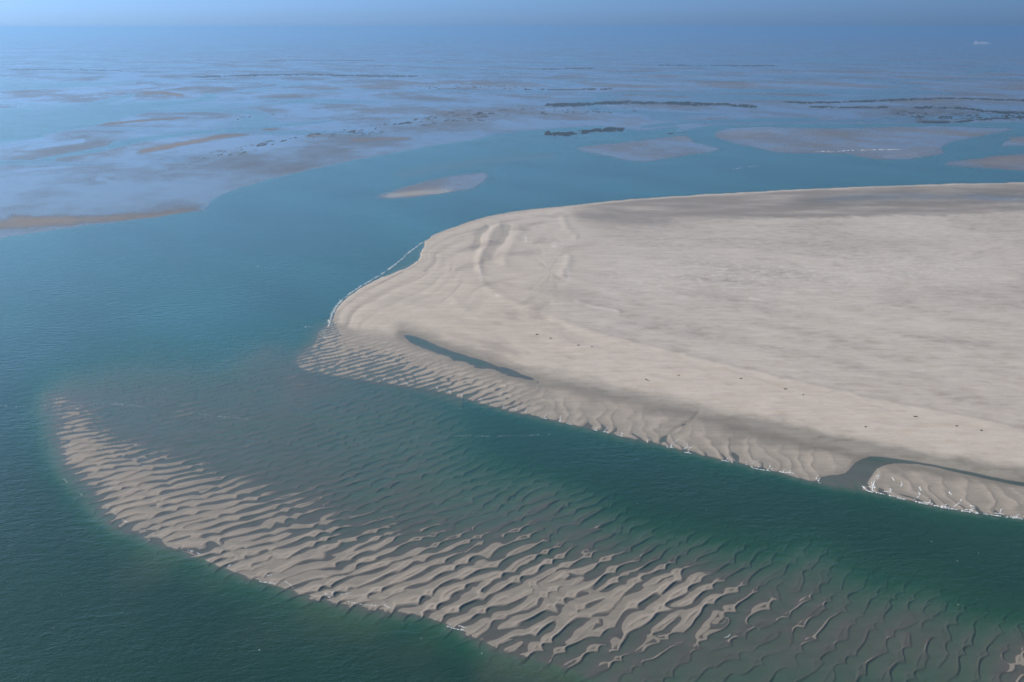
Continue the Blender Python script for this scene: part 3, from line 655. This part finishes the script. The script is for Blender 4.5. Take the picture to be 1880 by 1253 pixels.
for E, st in ((EDGE, 17.0), (EDGE2, 24.0)):
    L = np.concatenate([[0], np.cumsum(np.hypot(*(E[1:] - E[:-1]).T))]); s_ = 4.0
    while s_ < L[-1]:
        u = np.interp(s_, L, E[:, 0]); v = np.interp(s_, L, E[:, 1]); k_ = 0.55 + 0.75 * min(1, max(0, (u - 850) / 500))
        if r_.rand() < 0.7:
            ln = (3 + 10 * r_.rand() ** 1.6) * k_; dx = 0.1 + 1.0 * r_.rand(); v0 = v + 1 - 3 * r_.rand(); bw = 3 * r_.randn()
            froth_along([(u, v0), (u + dx * ln * 0.45 + bw * k_, v0 - ln * 0.45), (u + dx * ln, v0 - ln)], 2.2, 0.6, 0.30, it, gaps=0.0, seed=int(s_ * 7))
            if r_.rand() < 0.6: froth_along([(u - 7 * k_, v0 - 1.0), (u, v0 + 0.5), (u + 5 * k_, v0 + 1.5)], 2.2, 0.5, 0.28, it, gaps=-0.1, seed=int(s_ * 9))
        s_ += st * (0.5 + 1.0 * r_.rand())
for (u, v) in [(1612, 875), (1605, 893), (1640, 880), (1655, 890), (1690, 898), (1745, 905), (1500, 877), (1505, 884), (1612, 878)]:
    _a = r_.rand() * 2.6 - .3; froth_along([(u - 4 * math.cos(_a), v + 4 * math.sin(_a)), (u + r_.randn(), v), (u + 4 * math.cos(_a), v - 4 * math.sin(_a))], 1.8, 0.8, 0.38, it, gaps=-0.1, seed=int(u))
froth_along([(1584, 893), (1592, 901), (1602, 904)], 3, .4, .42, it, gaps=-.3, seed=55); froth_along([(1606, 884), (1602, 895), (1603, 903)], 3, .4, .42, it, gaps=-.3, seed=56)
froth_along([(1602, 903), (1680, 921), (1760, 937), (1890, 955)], 1.3, 1.0, 0.36, it, gaps=.3, seed=57)
blobs("breaker_foam", it, "small white breakers curling over the sand ripples on the near edge of the sandbank")
it = []
for (a, b) in [((415, 1043), (424, 1036)), ((488, 1057), (500, 1055)), ((478, 1068), (505, 1072)), ((524, 1068), (540, 1080)), ((596, 1090), (606, 1098)), ((604, 1096), (614, 1084)), ((705, 1112), (718, 1118)), ((345, 1010), (356, 1012)),
               ((362, 1015), (372, 1020)), ((118, 880), (124, 887)), ((145, 905), (152, 910)), ((820, 1150), (852, 1158)), ((625, 1092), (645, 1088)), ((640, 1106), (690, 1113)), ((840, 1148), (855, 1152)), ((200, 897), (207, 896)), ((225, 955), (236, 960)), ((1330, 1170), (1340, 1166))]:
    froth_along([a, ((a[0] + b[0]) / 2 + 1, (a[1] + b[1]) / 2 + 1), b], 1.7, 0.8, 0.22, it, gaps=-0.1, seed=int(a[0]))
blobs("edge_foam", it, "scattered flecks of white foam along the steep outer edge of the rippled shoal")
it = []
froth_along([(0, 745), (40, 748), (80, 746), (120, 740), (180, 741), (230, 744), (270, 748)], 0.8, 1.1, 0.20, it, gaps=.15, seed=31)
froth_along([(326, 756), (350, 757), (380, 762), (415, 766), (460, 770)], 0.9, 1.1, 0.20, it, gaps=.1, seed=32)
froth_along([(100, 752), (190, 742), (250, 742)], 0.6, 1.5, 0.22, it, gaps=.2, seed=33)
froth_along([(835, 800), (900, 801), (960, 800), (1010, 799)], 0.6, 0.8, 0.22, it, gaps=.2, seed=34)
blobs("drift_foam", it, "broken streak of drifting foam crossing the water above the shoal")
it = []
froth_along([(1490, 278), (1530, 279), (1560, 277), (1600, 276), (1655, 275)], 1.0, 0.7, 1.6, it, gaps=.1, seed=35)
froth_along([(1340, 312), (1390, 305), (1420, 306)], 0.35, 0.5, 1.0, it, gaps=.2, seed=36)
blobs("shoal_foam", it, "row of white wavelets breaking on the far flat beyond the sandbank")
it = []
for _ in range(70):
    u = r_.rand() * 1880; v = 430 + 820 * r_.rand()
    if bed(u, v) < -0.8:
        x, y = ground(u, v); it.append((float(x), float(y), 0.02, 0.2 + 0.35 * r_.rand(), 0.10, r_.rand() * 3, 0.1))
x, y = ground(474, 490); it.append((float(x), float(y), 0.05, 1.2, 0.6, 0.2, 0.4))
blobs("whitecap_flecks", it, "tiny whitecaps scattered over the open water")

# ------------------------------------------------------------------ ships near the horizon
M_HULL = simple_mat("hull_paint", (0.85, 0.86, 0.87), 0.5, 0.0); M_DECKH = simple_mat("deckhouse_paint", (0.88, 0.88, 0.88), 0.5, 0.0); M_WIN = simple_mat("bridge_glass", (0.03, 0.04, 0.05), 0.2); M_RED = simple_mat("boot_stripe", (0.20, 0.06, 0.05), 0.6)
def loft(name, secs, mat, parent):
    bm = bmesh.new(); rows = [[bm.verts.new(p) for p in s_] for s_ in secs]
    for a, b in zip(rows[:-1], rows[1:]):
        for i in range(len(a)): bm.faces.new((a[i], a[(i + 1) % len(a)], b[(i + 1) % len(a)], b[i]))
    bm.faces.new(rows[0][::-1]); bm.faces.new(rows[-1]); bmesh.ops.recalc_face_normals(bm, faces=bm.faces)
    me = bpy.data.meshes.new(name); bm.to_mesh(me); bm.free(); o = bpy.data.objects.new(name, me); sc.collection.objects.link(o); o.parent = parent; me.materials.append(mat); return o
def box(name, x0, x1, y0, y1, z0, z1, mat, parent, bev=0.4):
    bm = bmesh.new(); bmesh.ops.create_cube(bm, size=1)
    for v in bm.verts: v.co = ((x0 + x1) / 2 + v.co.x * (x1 - x0), (y0 + y1) / 2 + v.co.y * (y1 - y0), (z0 + z1) / 2 + v.co.z * (z1 - z0))
    bmesh.ops.bevel(bm, geom=list(bm.edges), offset=bev, segments=1, affect='EDGES')
    me = bpy.data.meshes.new(name); bm.to_mesh(me); bm.free(); o = bpy.data.objects.new(name, me); sc.collection.objects.link(o); o.parent = parent; me.materials.append(mat); return o
def ship(u, v, L, Wd, H, heading, label, cat, name, cargo):
    x, y = ground(u, v); e = bpy.data.objects.new(name, None); sc.collection.objects.link(e)
    e.location = (float(x), float(y), 0); e.rotation_euler = (0, 0, heading); e['label'] = label; e['category'] = cat; e['group'] = 'ships near the horizon'
    secs = []
    for f, wdt, sh2, rk in ((-.5, .55, .15, 0), (-.44, .9, .05, 0), (-.2, 1, 0, 0), (.2, 1, 0, 0), (.36, .85, .08, 0), (.45, .45, .22, .01), (.5, .04, .35, .02)):
        w = Wd / 2 * wdt; secs.append([((f - rk) * L, -w * .8, -3), (f * L, -w, H * (1 + sh2)), (f * L, w, H * (1 + sh2)), ((f - rk) * L, w * .8, -3)])
    h = loft("hull", secs, M_HULL, e)
    d = box("deckhouse", -.44 * L, -.30 * L, -Wd * .42, Wd * .42, H * 1.002, H * 2.5, M_DECKH, e); box("window", -.302 * L, -.298 * L, -Wd * .36, Wd * .36, H * 2.15, H * 2.3, M_WIN, d, .05)
    box("funnel", -.42 * L, -.38 * L, -Wd * .1, Wd * .1, H * 2.51, H * 3.1, M_RED, e, .2)
    box("mast", .40 * L, .405 * L, -.5, .5, H * 1.2, H * 2.2, M_DECKH, e, .1)
    for i in range(cargo):
        a = -.27 * L + i * (.6 * L / cargo); box("cargo_hatch", a, a + .6 * L / cargo * .85, -Wd * .42, Wd * .42, H * 1.003, H * (1.5 + .25 * ((i * 7) % 3)), M_DECKH, e, .3)
    return e
ship(1804, 81.5, 262, 34, 18, math.radians(-38), "long pale cargo ship on the hazy horizon at the far right", "cargo ship", "cargo_ship", 5)
ship(781, 82.5, 56, 13, 9, math.radians(170), "short white ferry, a bright speck on the hazy horizon left of centre", "ferry", "ferry", 1)

# ------------------------------------------------------------------ driftwood on the beach
M_WOOD = simple_mat("weathered_wood", (0.045, 0.035, 0.03), 0.9, 1.5)
def log(u, v, L, R_, hd, label, forks=1, seed=0):
    r = np.random.RandomState(seed); bm = bmesh.new(); x, y = ground(u, v); z = bed(u, v)
    def limb(p0, p1, r0, r1, n=8, m=9, bend=0.1):
        p0 = np.array(p0, float); p1 = np.array(p1, float); d = (p1 - p0); ln = np.linalg.norm(d); d = d / ln
        sd = np.cross(d, (0, 0, 1)); sd = sd / (np.linalg.norm(sd) + 1e-9); up = np.cross(sd, d); rings = []
        for i in range(m):
            f = i / (m - 1); c = p0 + d * ln * f + sd * bend * ln * math.sin(f * 3.1) * 0.3; rr = (r0 * (1 - f) + r1 * f) * (0.85 + .3 * r.rand())
            rings.append([bm.verts.new(c + rr * (math.cos(a) * sd + math.sin(a) * up) * (0.88 + .24 * r.rand())) for a in np.arange(n) * 2 * math.pi / n])
        for a, b in zip(rings[:-1], rings[1:]):
            for i in range(n): bm.faces.new((a[i], a[(i + 1) % n], b[(i + 1) % n], b[i]))
        bm.faces.new(rings[0][::-1]); bm.faces.new(rings[-1])
    limb((-L / 2, 0, R_ * .8), (L / 2, 0, R_ * .6), R_, R_ * .5)
    for k_ in range(forks):
        f = -0.2 + 0.5 * r.rand(); s_ = 1 if r.rand() > .5 else -1; limb((f * L, 0, R_ * .7), (f * L + .22 * L, s_ * .2 * L, R_ * (1 + 1.5 * r.rand())), R_ * .5, R_ * .2, m=6)
    bmesh.ops.recalc_face_normals(bm, faces=bm.faces)
    me = bpy.data.meshes.new("driftwood"); bm.to_mesh(me); bm.free(); o = bpy.data.objects.new("driftwood", me); sc.collection.objects.link(o)
    for p in me.polygons: p.use_smooth = True
    o.location = (float(x), float(y), z - R_ * 0.15); o.rotation_euler = (0, 0, hd); me.materials.append(M_WOOD)
    o['label'] = label; o['category'] = 'driftwood'; o['group'] = 'driftwood lying on the beach'
for k_, (u, v, L, R_, hd, lb) in enumerate([
    (1188, 701, 4.2, .34, -1.0, "longest dark driftwood log on the beach, slanting just above the wet gully foot"),
    (986, 618, 2.4, .35, .3, "dark driftwood chunk, leftmost on the pale beach ridge"),
    (1011, 625, 2.2, .33, .8, "small dark driftwood piece just right of the leftmost one on the ridge"),
    (1062, 638, 2.2, .3, .2, "dark driftwood bit nearest the middle of the curved beach ridge"),
    (1087, 641, 1.8, .28, -.4, "thin dark driftwood stick close beside the one in mid ridge"),
    (1360, 699, 2.2, .3, .5, "dark driftwood lump high on the beach right of the picture's centre"),
    (1442, 719, 2.6, .33, .1, "dark driftwood tangle on the cream beach below the ridge line"),
    (1474, 730, 1.6, .25, .9, "smallest driftwood stick, right of the tangle on the cream beach"),
    (1589, 788, 1.5, .28, .3, "reddish dark driftwood stump low on the beach above the wet sand"),
    (1680, 770, 2.6, .33, -.3, "forked driftwood on the upper beach towards the right edge"),
    (1756, 787, 1.7, .3, .2, "round dark driftwood stub, second from the right edge"),
    (1801, 795, 1.7, .3, .6, "dark driftwood stub nearest the right edge of the beach"),
    (1246, 693, 1.8, .25, .4, "lone driftwood splinter on the beach above the creek mouth")]):
    log(u, v, L, R_, hd, lb, forks=1 + k_ % 2, seed=k_)
